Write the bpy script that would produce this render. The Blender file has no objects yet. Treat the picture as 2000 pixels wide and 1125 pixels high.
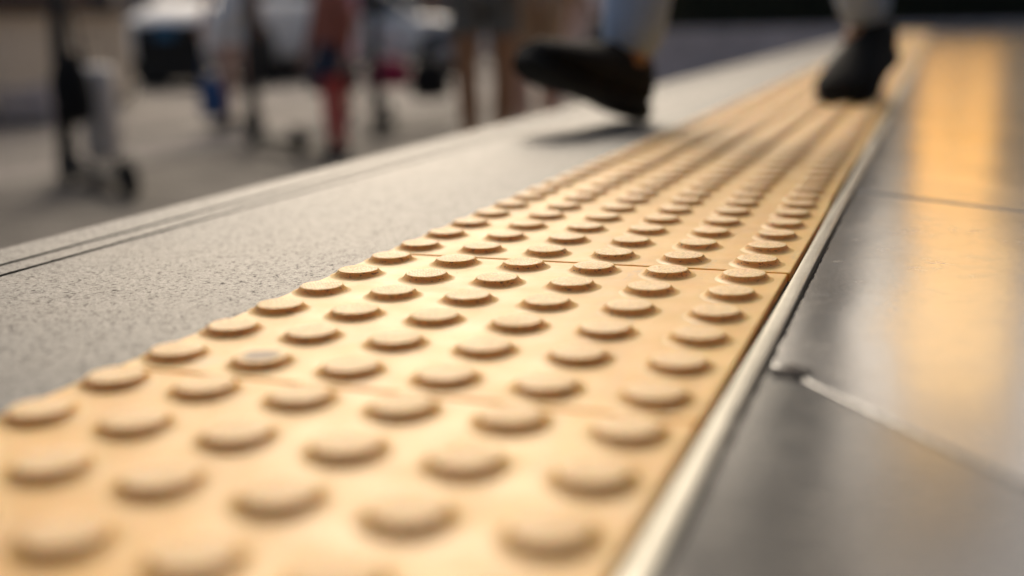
import bpy, bmesh, math, random
from mathutils import Vector, Matrix, noise
random.seed(7)
R = math.radians
S = bpy.context.scene
C = S.collection

# ------------------------------------------------------------------ camera
cd = bpy.data.cameras.new('camera'); cam = bpy.data.objects.new('camera', cd); C.objects.link(cam)
cam.location = (0.23413, -0.42441, 0.15779)
cam.rotation_mode = 'XYZ'
cam.rotation_euler = (1.344372, 0.0231946, 0.350116)
cd.sensor_width = 36; cd.lens = 36 * 2235.9 / 2000
cd.clip_start = 0.01; cd.clip_end = 500
cd.dof.use_dof = True; cd.dof.focus_distance = 0.765; cd.dof.aperture_fstop = 2.2
S.camera = cam

# ------------------------------------------------------------------ light
SUN_AZ = R(-25)          # measured from +Y, negative = towards -X
SUN_EL = R(37)
w = bpy.data.worlds.new("World"); S.world = w; w.use_nodes = True
wn = w.node_tree; bg = wn.nodes['Background']
sky = wn.nodes.new('ShaderNodeTexSky'); sky.sky_type = 'NISHITA'; sky.sun_disc = False
sky.sun_elevation = SUN_EL; sky.sun_rotation = SUN_AZ; sky.dust_density = 6; sky.air_density = 1.0; sky.ozone_density = 0.6
warm = wn.nodes.new('ShaderNodeMix'); warm.data_type = 'RGBA'; warm.blend_type = 'MULTIPLY'
warm.inputs[0].default_value = 1.0; warm.inputs[7].default_value = (1.0, .985, .945, 1)      # hazy, warm evening air
wn.links.new(sky.outputs[0], warm.inputs[6]); wn.links.new(warm.outputs[2], bg.inputs[0]); bg.inputs[1].default_value = 0.10
ld = bpy.data.lights.new('sun', 'SUN'); ld.energy = 1.35; ld.angle = R(16); ld.color = (1, .88, .72)
sun = bpy.data.objects.new('sun', ld); C.objects.link(sun)
d = Vector((math.sin(SUN_AZ) * math.cos(SUN_EL), math.cos(SUN_AZ) * math.cos(SUN_EL), math.sin(SUN_EL)))
sun.rotation_euler = d.to_track_quat('Z', 'Y').to_euler(); sun.location = (-3, 4, 8)
S.view_settings.view_transform = 'Standard'; S.view_settings.look = 'None'
S.view_settings.exposure = 0.34; S.view_settings.gamma = 1
S.render.engine = 'CYCLES'

# ------------------------------------------------------------------ materials
class NT:
    def __init__(s, name):
        s.m = bpy.data.materials.new(name); s.m.use_nodes = True
        s.t = s.m.node_tree; s.b = s.t.nodes['Principled BSDF']
    def n(s, typ, **kw):
        o = s.t.nodes.new(typ)
        for k, v in kw.items(): setattr(o, k, v)
        return o
    def l(s, a, b): s.t.links.new(a, b)
    def pos(s):
        return s.n('ShaderNodeNewGeometry').outputs['Position']
    def obj(s):
        return s.n('ShaderNodeTexCoord').outputs['Object']
    def noise(s, scale, co=None, detail=4, rough=.55, stretch=None):
        o = s.n('ShaderNodeTexNoise'); o.inputs['Scale'].default_value = scale
        o.inputs['Detail'].default_value = detail; o.inputs['Roughness'].default_value = rough
        src = co if co is not None else s.pos()
        if stretch:
            mp = s.n('ShaderNodeMapping'); mp.inputs['Scale'].default_value = stretch; s.l(src, mp.inputs[0]); src = mp.outputs[0]
        s.l(src, o.inputs['Vector']); return o.outputs['Fac']
    def ramp(s, fac, stops):
        o = s.n('ShaderNodeValToRGB'); s.l(fac, o.inputs[0]); e = o.color_ramp.elements
        while len(e) < len(stops): e.new(.5)
        for k, (p, c) in enumerate(stops):
            e[k].position = p; e[k].color = (*c, 1) if len(c) == 3 else c
        return o.outputs[0]
    def g(s, fac, a, b):            # greyscale smooth step a..b
        return s.ramp(fac, [(a, (0, 0, 0)), (b, (1, 1, 1))])
    def mix(s, fac, a, b, mode='MIX'):
        o = s.n('ShaderNodeMix', data_type='RGBA', blend_type=mode)
        for sock, v in ((o.inputs[0], fac), (o.inputs[6], a), (o.inputs[7], b)):
            if isinstance(v, (int, float)): sock.default_value = v
            elif isinstance(v, tuple): sock.default_value = (*v, 1)
            else: s.l(v, sock)
        return o.outputs[2]
    def math(s, op, a, b=0.0):
        o = s.n('ShaderNodeMath', operation=op)
        for sock, v in ((o.inputs[0], a), (o.inputs[1], b)):
            if isinstance(v, (int, float)): sock.default_value = v
            else: s.l(v, sock)
        return o.outputs[0]
    def bump(s, h, strength=.3, dist=.001, prev=None):
        o = s.n('ShaderNodeBump'); o.inputs['Strength'].default_value = strength; o.inputs['Distance'].default_value = dist
        s.l(h, o.inputs['Height'])
        if prev is not None: s.l(prev, o.inputs['Normal'])
        return o.outputs[0]
    def out(s, col=None, rough=None, nrm=None, **kw):
        for nm, v in (('Base Color', col), ('Roughness', rough), ('Normal', nrm)):
            if v is None: continue
            if isinstance(v, (int, float)): s.b.inputs[nm].default_value = v
            elif isinstance(v, tuple): s.b.inputs[nm].default_value = (*v, 1)
            else: s.l(v, s.b.inputs[nm])
        for k, v in kw.items(): s.b.inputs[k.replace('_', ' ')].default_value = v
        return s.m

def simple(name, col, rough=.7, var=.25, scale=30, metal=0, bump=.2, bdist=.002):
    t = NT(name); f = t.noise(scale)
    dark = tuple(c * (1 - var) for c in col); light = tuple(min(1, c * (1 + var)) for c in col)
    return t.out(t.ramp(f, [(.3, dark), (.7, light)]), rough, t.bump(t.noise(scale * 4), bump, bdist), Metallic=metal)

def mat_tactile(name, top=False, smudge=False):
    t = NT(name); p = t.pos()
    base = t.ramp(t.noise(14, p, 5), [(.30, (.60, .31, .058)), (.5, (.72, .40, .092)), (.72, (.78, .475, .145))])
    base = t.mix(t.g(t.noise(5, p, 3), .45, .75), base, (.64, .36, .09))
    # fine pits and dirt specks
    speck = t.g(t.noise(620, p, 2), .70, .76)
    base = t.mix(t.math('MULTIPLY', speck, .35), base, (.13, .08, .04))
    # scuffs lying along the walking direction
    scuff = t.g(t.noise(60, p, 6, .7, (1, .25, 1)), .60, .72)
    base = t.mix(t.math('MULTIPLY', scuff, .45), base, (.33, .27, .2))
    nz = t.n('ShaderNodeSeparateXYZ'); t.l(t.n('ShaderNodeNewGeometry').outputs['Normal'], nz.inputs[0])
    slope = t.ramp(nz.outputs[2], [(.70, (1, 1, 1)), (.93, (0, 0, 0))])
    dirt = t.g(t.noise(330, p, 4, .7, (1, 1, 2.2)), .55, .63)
    if top:
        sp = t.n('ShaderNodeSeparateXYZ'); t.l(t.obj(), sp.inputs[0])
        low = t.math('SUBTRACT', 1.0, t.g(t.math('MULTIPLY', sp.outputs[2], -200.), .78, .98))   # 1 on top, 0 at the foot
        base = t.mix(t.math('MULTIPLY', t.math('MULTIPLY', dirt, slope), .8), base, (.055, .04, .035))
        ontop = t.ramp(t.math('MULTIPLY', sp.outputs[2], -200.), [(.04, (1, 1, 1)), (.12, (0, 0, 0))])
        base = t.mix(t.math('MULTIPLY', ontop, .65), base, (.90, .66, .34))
        if smudge:
            rr = t.n('ShaderNodeVectorMath', operation='LENGTH'); t.l(t.obj(), rr.inputs[0])
            f2 = t.math('ADD', t.math('MULTIPLY', rr.outputs[1], 60.), t.math('MULTIPLY', t.noise(150, p), .35))
            base = t.mix(t.math('MULTIPLY', t.math('SUBTRACT', 1.0, t.g(f2, .62, .82)), .85), base, (.10, .085, .08))
        v = t.n('ShaderNodeTexVoronoi'); v.feature = 'SMOOTH_F1'; v.inputs['Scale'].default_value = 540; v.inputs['Smoothness'].default_value = .35
        try: v.inputs['Randomness'].default_value = .6
        except Exception: pass
        t.l(t.obj(), v.inputs['Vector'])
        inv = t.math('MULTIPLY', t.math('SUBTRACT', 1.0, v.outputs['Distance']), ontop)
        base = t.mix(t.math('MULTIPLY', t.math('MULTIPLY', t.g(v.outputs['Distance'], .38, .62), ontop), .42), base, (.36, .21, .10))
        nr = t.bump(inv, .8, .0008)
        nr = t.bump(t.noise(900, p), .12, .0004, nr)
    else:
        nr = t.bump(t.noise(110, p, 3), .25, .0012)
        nr = t.bump(t.noise(900, p), .15, .0003, nr)
    ro = t.ramp(t.noise(40, p, 4), [(.3, (.40,) * 3), (.7, (.54,) * 3)])
    t.b.inputs['Subsurface Weight'].default_value = .6; t.b.inputs['Subsurface Radius'].default_value = (1.0, .5, .18); t.b.inputs['Subsurface Scale'].default_value = .014
    return t.out(base, ro if not top else t.math('ADD', ro, .05), nr, Specular_IOR_Level=.42)

M = {}
M['tile'] = mat_tactile('tan_tile')
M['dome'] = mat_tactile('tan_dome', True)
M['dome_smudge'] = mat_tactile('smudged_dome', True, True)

def mat_granite():
    t = NT('grey_granite'); p = t.pos()
    c = t.ramp(t.noise(70, p, 5, .65), [(.3, (.075, .079, .077)), (.7, (.14, .143, .139))])
    s1 = t.g(t.noise(290, p, 4, .75, (1.3, .8, 1)), .53, .61)
    c = t.mix(t.math('MULTIPLY', s1, .9), c, (.035, .033, .04))
    s2 = t.g(t.noise(520, p, 2), .62, .70)
    c = t.mix(t.math('MULTIPLY', s2, .5), c, (.48, .47, .45))
    big = t.g(t.noise(150, p, 3), .64, .70)
    c = t.mix(t.math('MULTIPLY', big, .8), c, (.035, .03, .04))
    c = t.mix(t.math('MULTIPLY', t.g(t.noise(3, p, 4), .4, .7), .25), c, (.30, .26, .20))
    nr = t.bump(t.noise(300, p, 4, .7), .7, .0012)
    pit = t.math('MAXIMUM', t.math('MULTIPLY', s1, .95), big)
    t.l(t.math('MULTIPLY', t.math('SUBTRACT', 1.0, pit), .45), t.b.inputs['Specular IOR Level'])
    return t.out(c, .50, nr)
M['granite'] = mat_granite()
M['dust'] = simple('grey_dust', (.13, .115, .10), .95, .4, 300)
M['grout'] = simple('dirty_grout', (.035, .03, .027), .9, .4, 200)

def mat_slab(name='polished_stone', k=1.0, coat=1.0):
    t = NT(name); p = t.pos()
    c = t.ramp(t.noise(9, p, 6, .6), [(.3, (.065 * k, .065 * k, .064 * k)), (.7, (.12 * k, .119 * k, .115 * k))])
    c = t.mix(t.math('MULTIPLY', t.g(t.noise(180, p, 3), .55, .7), .35), c, (.24, .22, .19))
    scr = t.g(t.noise(40, p, 6, .7, (1, .12, 1)), .62, .70)
    c = t.mix(t.math('MULTIPLY', scr, .3), c, (.05, .045, .04))
    ro = t.ramp(t.noise(6, p, 6, .65), [(.3, (.13,) * 3), (.7, (.25,) * 3)])
    ro = t.math('ADD', ro, t.math('MULTIPLY', t.g(t.noise(55, p, 6, .7), .5, .75), .12))
    nr = t.bump(t.noise(6, p, 2, .5, (1, .6, 1)), .28, .02)
    nr = t.bump(t.noise(45, p, 5, .7, (.5, 1.6, 1)), .22, .0016, nr)
    nr = t.bump(t.noise(260, p, 3), .25, .0008, nr)
    return t.out(c, ro, nr, Specular_IOR_Level=.9 * coat, Coat_Weight=coat, Coat_Roughness=.20, Coat_IOR=2.0)
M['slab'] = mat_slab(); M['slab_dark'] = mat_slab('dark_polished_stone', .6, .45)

def mat_metal():
    t = NT('worn_steel'); p = t.pos()
    c = t.ramp(t.noise(90, p, 5, .7, (1, .1, 1)), [(.3, (.22, .215, .185)), (.7, (.36, .35, .31))])
    c = t.mix(t.math('MULTIPLY', t.g(t.noise(160, p, 5, .7), .62, .74), .5), c, (.14, .12, .09))
    return t.out(c, t.ramp(t.noise(60, p, 4), [(.3, (.34,) * 3), (.7, (.52,) * 3)]), t.bump(t.noise(220, p, 4, .7, (1, .1, 1)), .12, .0005), Metallic=.75)
M['steel'] = mat_metal()

def mat_plaza():
    t = NT('plaza_paving'); p = t.pos()
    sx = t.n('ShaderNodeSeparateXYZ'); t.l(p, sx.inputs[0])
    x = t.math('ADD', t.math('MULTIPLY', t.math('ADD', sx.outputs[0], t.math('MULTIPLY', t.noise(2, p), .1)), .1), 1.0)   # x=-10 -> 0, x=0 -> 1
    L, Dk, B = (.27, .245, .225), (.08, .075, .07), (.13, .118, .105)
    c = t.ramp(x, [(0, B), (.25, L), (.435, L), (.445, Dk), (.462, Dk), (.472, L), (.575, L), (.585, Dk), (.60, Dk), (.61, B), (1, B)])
    c = t.mix(t.math('MULTIPLY', t.g(t.noise(1.2, p, 5), .4, .7), .35), c, (.14, .125, .11))
    br = t.n('ShaderNodeTexBrick'); br.inputs['Scale'].default_value = 1.4; br.inputs['Mortar Size'].default_value = .012
    br.inputs['Color1'].default_value = (1, 1, 1, 1); br.inputs['Color2'].default_value = (.78, .78, .78, 1); br.inputs['Mortar'].default_value = (.3, .3, .3, 1)
    t.l(p, br.inputs['Vector']); c = t.mix(1.0, c, br.outputs[0], 'MULTIPLY')
    return t.out(c, t.ramp(t.noise(3, p, 4), [(.3, (.7,) * 3), (.7, (.9,) * 3)]), t.bump(t.noise(80, p), .2, .004), Specular_IOR_Level=.12)
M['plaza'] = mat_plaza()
M['matte_black'] = NT('matte_black').out((.008, .008, .008), 1.0, None, Specular_IOR_Level=.0)
M['asphalt'] = simple('asphalt', (.05, .05, .052), .85, .3, 40)
M['earth'] = simple('earth', (.06, .05, .035), .95, .4, 10)
M['concrete'] = simple('grey_concrete', (.62, .55, .53), .8, .2, 6)
M['leaf'] = simple('dark_leaf', (.028, .038, .010), .6, .5, 6)
M['leafcore'] = simple('hedge_core', (.012, .014, .006), .95, .4, 8)
M['black_rubber'] = simple('black_rubber', (.008, .008, .008), .85, .3, 60)
M['black_fabric'] = simple('black_fabric', (.006, .006, .006), .95, .3, 200)
M['black_paint'] = simple('black_paint', (.008, .008, .008), .8, .2, 30)
M['denim'] = simple('pale_denim', (.36, .46, .62), .9, .15, 120)
M['navy'] = simple('navy_cloth', (.012, .018, .04), .85, .3, 60)
M['red_cloth'] = simple('red_tights', (.66, .10, .085), .8, .2, 60)
M['rust_cloth'] = simple('rust_cloth', (.36, .12, .08), .85, .2, 60)
M['pink'] = simple('pink_cloth', (.75, .40, .50), .85, .15, 60)
M['white_cloth'] = simple('white_cloth', (.82, .80, .77), .85, .1, 60)
M['lav'] = simple('lavender_cloth', (.66, .60, .62), .85, .12, 60)
M['tan_cloth'] = simple('tan_cloth', (.42, .31, .21), .85, .15, 60)
M['grey_cloth'] = simple('dark_grey_cloth', (.15, .147, .132), .85, .2, 60)
M['blue_cloth'] = simple('blue_cloth', (.03, .09, .24), .8, .2, 60)
M['skin'] = simple('skin', (.52, .32, .24), .5, .08, 40)
M['skin_dark'] = simple('tanned_skin', (.34, .165, .075), .5, .1, 40)
M['hair'] = simple('dark_hair', (.02, .014, .01), .6, .3, 90)
M['white_paint'] = simple('white_car_paint', (.82, .81, .79), .45, .03, 8, bump=.02)
M['crimson'] = simple('crimson_cloth', (.30, .015, .06), .8, .2, 60)
M['crimson_paint'] = simple('crimson_car_paint', (.20, .008, .025), .25, .06, 8, bump=.02)
M['glass'] = simple('dark_car_glass', (.04, .045, .05), .06, .1, 3, bump=.0)
M['chrome'] = simple('wheel_alloy', (.45, .45, .46), .3, .1, 20, metal=.9)
M['lamp_glass'] = simple('lamp_glass', (.6, .6, .58), .1, .05, 20)
M['blue_plate'] = simple('blue_panel', (.01, .10, .22), .5, .1, 20)
M['case'] = simple('grey_shell', (.74, .71, .67), .5, .1, 30)
M['beige'] = simple('beige_board', (.74, .64, .50), .8, .12, 12)
M['brown'] = simple('brown_board', (.09, .055, .04), .7, .25, 8)
M['brick'] = simple('brown_render', (.34, .25, .20), .9, .2, 3)
M['cream'] = simple('cream_plaster', (.66, .60, .45), .85, .08, 5)
M['darkwall'] = simple('dark_cladding', (.045, .035, .028), .6, .25, 5)
def emit(name, col, st):
    t = NT(name); c = t.ramp(t.noise(1.3, None, 3), [(.3, tuple(x * .7 for x in col)), (.7, col)])
    t.l(c, t.b.inputs['Emission Color']); t.b.inputs['Emission Strength'].default_value = st
    return t.out(col, .5)
M['litwin'] = emit('warm_lit_window', (1.0, .47, .10), 2.3)
M['litdim'] = emit('dim_lit_window', (1.0, .72, .38), .9)
M['litpale'] = emit('pale_glow_pane', (1.0, .64, .30), 2.6)  # glow added for the unseen tower's pane, to warm the floor reflections

# ------------------------------------------------------------------ helpers
def link(name, me, mat=None, parent=None, smooth=False):
    o = bpy.data.objects.new(name, me); C.objects.link(o)
    if mat is not None: me.materials.append(mat)
    if smooth: me.polygons.foreach_set('use_smooth', [True] * len(me.polygons))
    if parent is not None: o.parent = parent
    return o
def bm_obj(name, bm, mat=None, parent=None, smooth=False):
    bmesh.ops.recalc_face_normals(bm, faces=bm.faces)
    me = bpy.data.meshes.new(name); bm.to_mesh(me); bm.free()
    return link(name, me, mat, parent, smooth)
def tag(o, label=None, cat=None, group=None, kind=None):
    if label: o['label'] = label
    if cat: o['category'] = cat
    if group: o['group'] = group
    if kind: o['kind'] = kind
    return o
def empty(name, loc, rz=0, label=None, cat=None, group=None):
    o = bpy.data.objects.new(name, None); C.objects.link(o); o.empty_display_size = .1
    o.location = loc; o.rotation_euler = (0, 0, rz); return tag(o, label, cat, group)
def box(bm, c, s, bev=0, rz=0, mtx=None):
    r = bmesh.ops.create_cube(bm, size=1); vs = r['verts']
    m = Matrix.Translation(c) @ Matrix.Rotation(rz, 4, 'Z') @ Matrix.Diagonal((*s, 1))
    if mtx is not None: m = mtx @ m
    bmesh.ops.transform(bm, matrix=m, verts=vs)
    if bev:
        es = list({e for v in vs for e in v.link_edges})
        bmesh.ops.bevel(bm, geom=es, offset=bev, segments=2, affect='EDGES', profile=.5)
def tube(bm, pts, rad, seg=14, cap=True):
    pts = [Vector(p) for p in pts]; n = len(pts)
    rads = rad if isinstance(rad, (list, tuple)) else [rad] * n
    rings = []; side = None
    for i, p in enumerate(pts):
        t = (pts[min(i + 1, n - 1)] - pts[max(i - 1, 0)]).normalized()
        if side is None: side = t.cross(Vector((0, 0, 1)) if abs(t.z) < .9 else Vector((1, 0, 0))).normalized()
        side = (side - t * side.dot(t)).normalized(); up = t.cross(side)
        r = rads[i]; ra, rb = r if isinstance(r, tuple) else (r, r)
        rings.append([bm.verts.new(p + side * ra * math.cos(a) + up * rb * math.sin(a)) for a in [2 * math.pi * k / seg for k in range(seg)]])
    for a, b in zip(rings, rings[1:]):
        for k in range(seg): bm.faces.new((a[k], a[(k + 1) % seg], b[(k + 1) % seg], b[k]))
    if cap: bm.faces.new(rings[0][::-1]); bm.faces.new(rings[-1])
def lathe(bm, prof, seg=32, mtx=None):
    vs = []
    for r, z in prof:
        if r < 1e-6: vs.append([bm.verts.new((0, 0, z))])
        else: vs.append([bm.verts.new((r * math.cos(2 * math.pi * k / seg), r * math.sin(2 * math.pi * k / seg), z)) for k in range(seg)])
    for a, b in zip(vs, vs[1:]):
        for k in range(seg):
            k2 = (k + 1) % seg
            if len(a) == 1: bm.faces.new((a[0], b[k], b[k2]))
            elif len(b) == 1: bm.faces.new((a[k], b[0], a[k2]))
            else: bm.faces.new((a[k], b[k], b[k2], a[k2]))
    if mtx is not None: bmesh.ops.transform(bm, matrix=mtx, verts=[v for r in vs for v in r])
def prism(bm, pts, z0, z1, bev=0):
    lo = [bm.verts.new((x, y, z0)) for x, y in pts]; hi = [bm.verts.new((x, y, z1)) for x, y in pts]
    f = [bm.faces.new(lo[::-1]), bm.faces.new(hi)]
    n = len(pts)
    for k in range(n): bm.faces.new((lo[k], lo[(k + 1) % n], hi[(k + 1) % n], hi[k]))
    if bev: bmesh.ops.bevel(bm, geom=list(f[1].edges), offset=bev, segments=3, affect='EDGES', profile=.5)

TZ = -0.0043      # face of the tactile tiles; dome tops are at z = 0
PZ = -0.60        # plaza level

# ------------------------------------------------------------------ setting
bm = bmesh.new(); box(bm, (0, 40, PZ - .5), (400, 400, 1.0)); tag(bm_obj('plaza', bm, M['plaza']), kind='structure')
# granite ledge of the platform with its twin grooves, extruded along Y
XE, GA, GB = -0.457, -0.404, -0.3755
gw = .0062
prof = [(-.1445, -.03), (-.1445, -.0062), (-.1450, -.0057), (GB + gw / 2, -.0057), (GB + gw / 2, -.0105), (GB - gw / 2, -.0105), (GB - gw / 2, -.0057),
        (GA + gw / 2, -.0057), (GA + gw / 2, -.0105), (GA - gw / 2, -.0105), (GA - gw / 2, -.0057), (XE + .004, -.0057), (XE + .001, -.0072), (XE, -.0105), (XE, -.05), (XE + .02, -.055), (XE + .02, -.08), (-.1445, -.08)]
bm = bmesh.new(); y0, y1 = -2.5, 12.2
ra = [bm.verts.new((x, y0, z)) for x, z in prof]; rb = [bm.verts.new((x, y1, z)) for x, z in prof]
for k in range(len(prof)): bm.faces.new((ra[k], ra[(k + 1) % len(prof)], rb[(k + 1) % len(prof)], rb[k]))
bm.faces.new(ra[::-1]); bm.faces.new(rb)
tag(bm_obj('ledge', bm, M['granite']), kind='structure')
for gx, lb in ((GB, 'black rubber insert line in the granite ledge, the one nearer the tan tiles'), (GA, 'black rubber insert line in the granite ledge, the one nearer the outer edge')):
    bm = bmesh.new(); box(bm, (gx, (y0 + y1) / 2, -.0082), (gw - .0004, y1 - y0 - .01, .0040), .0003); tag(bm_obj('rubber_insert', bm, M['matte_black']), lb, 'edge insert', 'rubber inserts along the ledge')
# body of the raised platform, and the steps down to the plaza
bm = bmesh.new(); box(bm, (3.79, 5, (PZ - .08) / 2 - .001), (8.42, 15.0, -.08 - PZ - .01), 0)
box(bm, (XE - .11 - 0.07, 5, PZ + .06), (.30, 14.2, .12), .004)
tag(bm_obj('platform_base', bm, M['concrete']), kind='structure')
bm = bmesh.new(); box(bm, (3.93, 5, -.0445), (8.147, 14.9, .069)); tag(bm_obj('grout_bed', bm, M['grout']), kind='structure')

# floor slabs on the right of the steel trim (irregular stone flags)
MXR = .1642
def jl(x, p, s): return p[1] + s * (x - p[0])
joints = [((.164, -.72), -1.3), ((.164, .118), -1.157), ((.180, .707), -.686)]
y = .707
for k in range(18):
    y += .60 + .1 * math.sin(k * 2.1); joints.append(((.18, y), -.62 - .04 * math.sin(k)))
random.seed(11)
slabs = []
for k in range(len(joints) - 1):
    x_cuts = [MXR, .95 + .12 * math.sin(k * 1.7), 1.75 + .1 * math.sin(k * 2.3), 2.7, 4.2]
    for q in range(4):
        xa, xb = x_cuts[q] + (.0015 if q else 0), x_cuts[q + 1] - .0015
        g = .0009
        A, Bj = joints[k], joints[k + 1]
        pts = [(xa, jl(xa, *A) + g), (xb, jl(xb, *A) + g), (xb, jl(xb, *Bj) - g), (xa, jl(xa, *Bj) - g)]
        if min(p[1] for p in pts) > 12.1: continue
        if max(p[1] for p in pts) < -2.3: continue
        pts = [(px, max(-2.3, min(12.15, py))) for px, py in pts]
        if q == 0:      # chipped edge against the trim
            left = []; ya, yb = pts[0][1], pts[3][1]; nst = int((yb - ya) / .0035) if yb < 2.5 else 40
            for i in range(nst + 1):
                yy = ya + (yb - ya) * (i / nst)
                nn = noise.noise(Vector((yy * 70, k * 3.1, 0))) * .0016 + max(0, noise.noise(Vector((yy * 260, 5, k)))) * .0022
                left.append((MXR + .0008 + max(0, nn + .0006) + max(0, (yy - .3)) * 0.0, yy))
            pts = [pts[1], pts[2]] + left[::-1]
        bm = bmesh.new(); prism(bm, pts, -.024, -.0065, 0 if q == 0 else .0012)
        if q == 0:      # worn arris along the cross joints
            es = [e for e in bm.edges if e.verts[0].co.z > -.01 and e.verts[1].co.z > -.01 and e.calc_length() > .3]
            bmesh.ops.bevel(bm, geom=es, offset=.0007, segments=3, affect='EDGES', profile=.5)
        cx = sum(p[0] for p in pts[:2]) / 2; cy = sum(p[1] for p in pts[:2]) / 2
        tx, ty = random.uniform(-.004, .004), random.uniform(-.004, .004)
        if k == 1 and q == 0: tx, ty = .0, .0
        bmesh.ops.bisect_plane(bm, geom=bm.verts[:] + bm.edges[:] + bm.faces[:], plane_co=(0, 0, -.02), plane_no=(0, 0, 1))
        for v in bm.verts:
            if v.co.z > -.012 and k == 0:
                D = ((v.co.y - .118) + 1.157 * (v.co.x - .164)) / 1.53; v.co.z += -.0003 - D * .024
            elif v.co.z > -.012: v.co.z += (v.co.y - cy) * tx * .35 + (v.co.x - cx) * ty * .35
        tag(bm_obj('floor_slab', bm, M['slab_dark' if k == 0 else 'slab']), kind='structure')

# steel trim
bm = bmesh.new()
prof = [(.1524, -.016), (.1524, -.0064), (.1527, -.0059), (.1534, -.0057), (.1556, -.0056), (.1590, -.0056), (.1610, -.0057), (.1617, -.0061), (.1620, -.0066), (.1620, -.016)]
rings = []
for i in range(0, 240):
    yy = -.6 + (i / 239.) ** 1.6 * 12.6
    rings.append([bm.verts.new((x + .0009 * math.sin(yy * 9) * .3 + .0016 * max(0, min(1, yy)), yy, z + .0002 * math.sin(yy * 23))) for x, z in prof])
for a, b in zip(rings, rings[1:]):
    for k in range(len(prof) - 1): bm.faces.new((a[k], a[k + 1], b[k + 1], b[k]))
bm.faces.new(rings[0]); bm.faces.new(rings[-1][::-1])
trim = bm_obj('steel_trim', bm, M['steel'], None, True)
tag(trim, 'worn rounded steel trim strip running between tan tactile tiles and polished floor', 'trim strip')

# crumbs of dirt by the trim, and grains on the tiles
def clump(name, loc, r, n, label, seed, spikes=0, mat='grout'):
    random.seed(seed); bm = bmesh.new()
    for i in range(n):
        a = random.uniform(0, 6.283); rr = r * random.random() ** .7
        m = Matrix.Translation((math.cos(a) * rr, math.sin(a) * rr * .8, 0)) @ Matrix.Rotation(random.uniform(0, 3), 4, 'Z') @ Matrix.Diagonal((random.uniform(.5, 1.3), random.uniform(.5, 1.), random.uniform(.3, .6), 1))
        bmesh.ops.create_icosphere(bm, subdivisions=1, radius=r * random.uniform(.18, .42), matrix=m)
    for i in range(spikes):
        a = -0.6 + i * .55 + random.uniform(-.2, .2); L = r * random.uniform(1.3, 2.3)
        tube(bm, [(0, 0, .0003), (math.cos(a) * L * .5, math.sin(a) * L * .5, .0010), (math.cos(a) * L, math.sin(a) * L, .0004)], [r * .22, r * .14, r * .03], 6)
    for v in bm.verts: v.co.x += noise.noise(v.co * 900) * r * .1
    o = bm_obj(name, bm, M[mat]); o.location = loc
    return tag(o, label, 'dirt')
clump('dirt_clump', (.1745, .108, -.0060), .0070, 50, 'dark spiky clump of dirt on polished floor against the steel trim', 3, 5, 'dust')
gr = [(.035, .235), (.060, .262), (-.015, .30), (.088, .335), (.108, .190), (-.062, .268), (.020, .170)]
labs = ['dark grain of grit between studs near middle of sharpest tile', 'dark grain of grit near open tile joint', 'small grit crumb on left half of the focused tile', 'tiny crumb of grit just past open tile joint',
        'grit grain near steel trim side of the focused tile', 'grit grain between two studs by granite side', 'grit grain between studs nearer the camera on the focused tile']
for i, ((gx, gy), lb) in enumerate(zip(gr, labs)):
    c = clump('grit', (gx, gy, TZ + .0002), .0007, 4, lb, 20 + i); c['category'] = 'grit'; c['group'] = 'grit on the tactile tiles'

# ------------------------------------------------------------------ tactile tiles
def dome_mesh(name, mat, seg):
    bm = bmesh.new()
    pr = [(0, 0), (.006, .00005), (.0122, 0), (.0131, -.00015), (.0137, -.0006), (.0143, -.0016), (.0152, -.0028), (.0162, -.0038), (.0172, -.0044), (.0184, -.00485), (.0197, -.0051)]
    lathe(bm, pr, seg)
    bmesh.ops.recalc_face_normals(bm, faces=bm.faces)
    me = bpy.data.meshes.new(name); bm.to_mesh(me); bm.free(); me.materials.append(mat)
    me.polygons.foreach_set('use_smooth', [True] * len(me.polygons)); return me
dome_hi = dome_mesh('dome', M['dome'], 64); dome_sm = dome_mesh('dome', M['dome_smudge'], 64); dome_lo = dome_mesh('dome', M['dome'], 20)
X0, X1 = -.1436, .1495
PITCH = .2962
def tile_y(k): return .0232 + PITCH * k          # near edge of tile k
def tile_body():
    bm = bmesh.new(); box(bm, ((X0 + X1) / 2, (PITCH - .0020) / 2, TZ - .006), (X1 - X0, PITCH - .0020, .012), .0010)
    me = bpy.data.meshes.new('slab'); bmesh.ops.recalc_face_normals(bm, faces=bm.faces); bm.to_mesh(me); bm.free(); me.materials.append(M['tile']); return me
body_me = tile_body()
tl = {-2: 'studded tan tile cut off by the bottom edge of the picture',
      -1: 'studded tan tile whose big blurred studs fill the foreground, crossed by no joint',
      0: 'studded tan tile in sharp focus with one dark smudged stud and specks of grit',
      1: 'studded tan tile just past the open dark joint, its studs starting to blur',
      5: 'studded tan tile under the dark shoe of the trailing foot',
      6: 'studded tan tile just past the toe of the trailing black shoe'}
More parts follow.
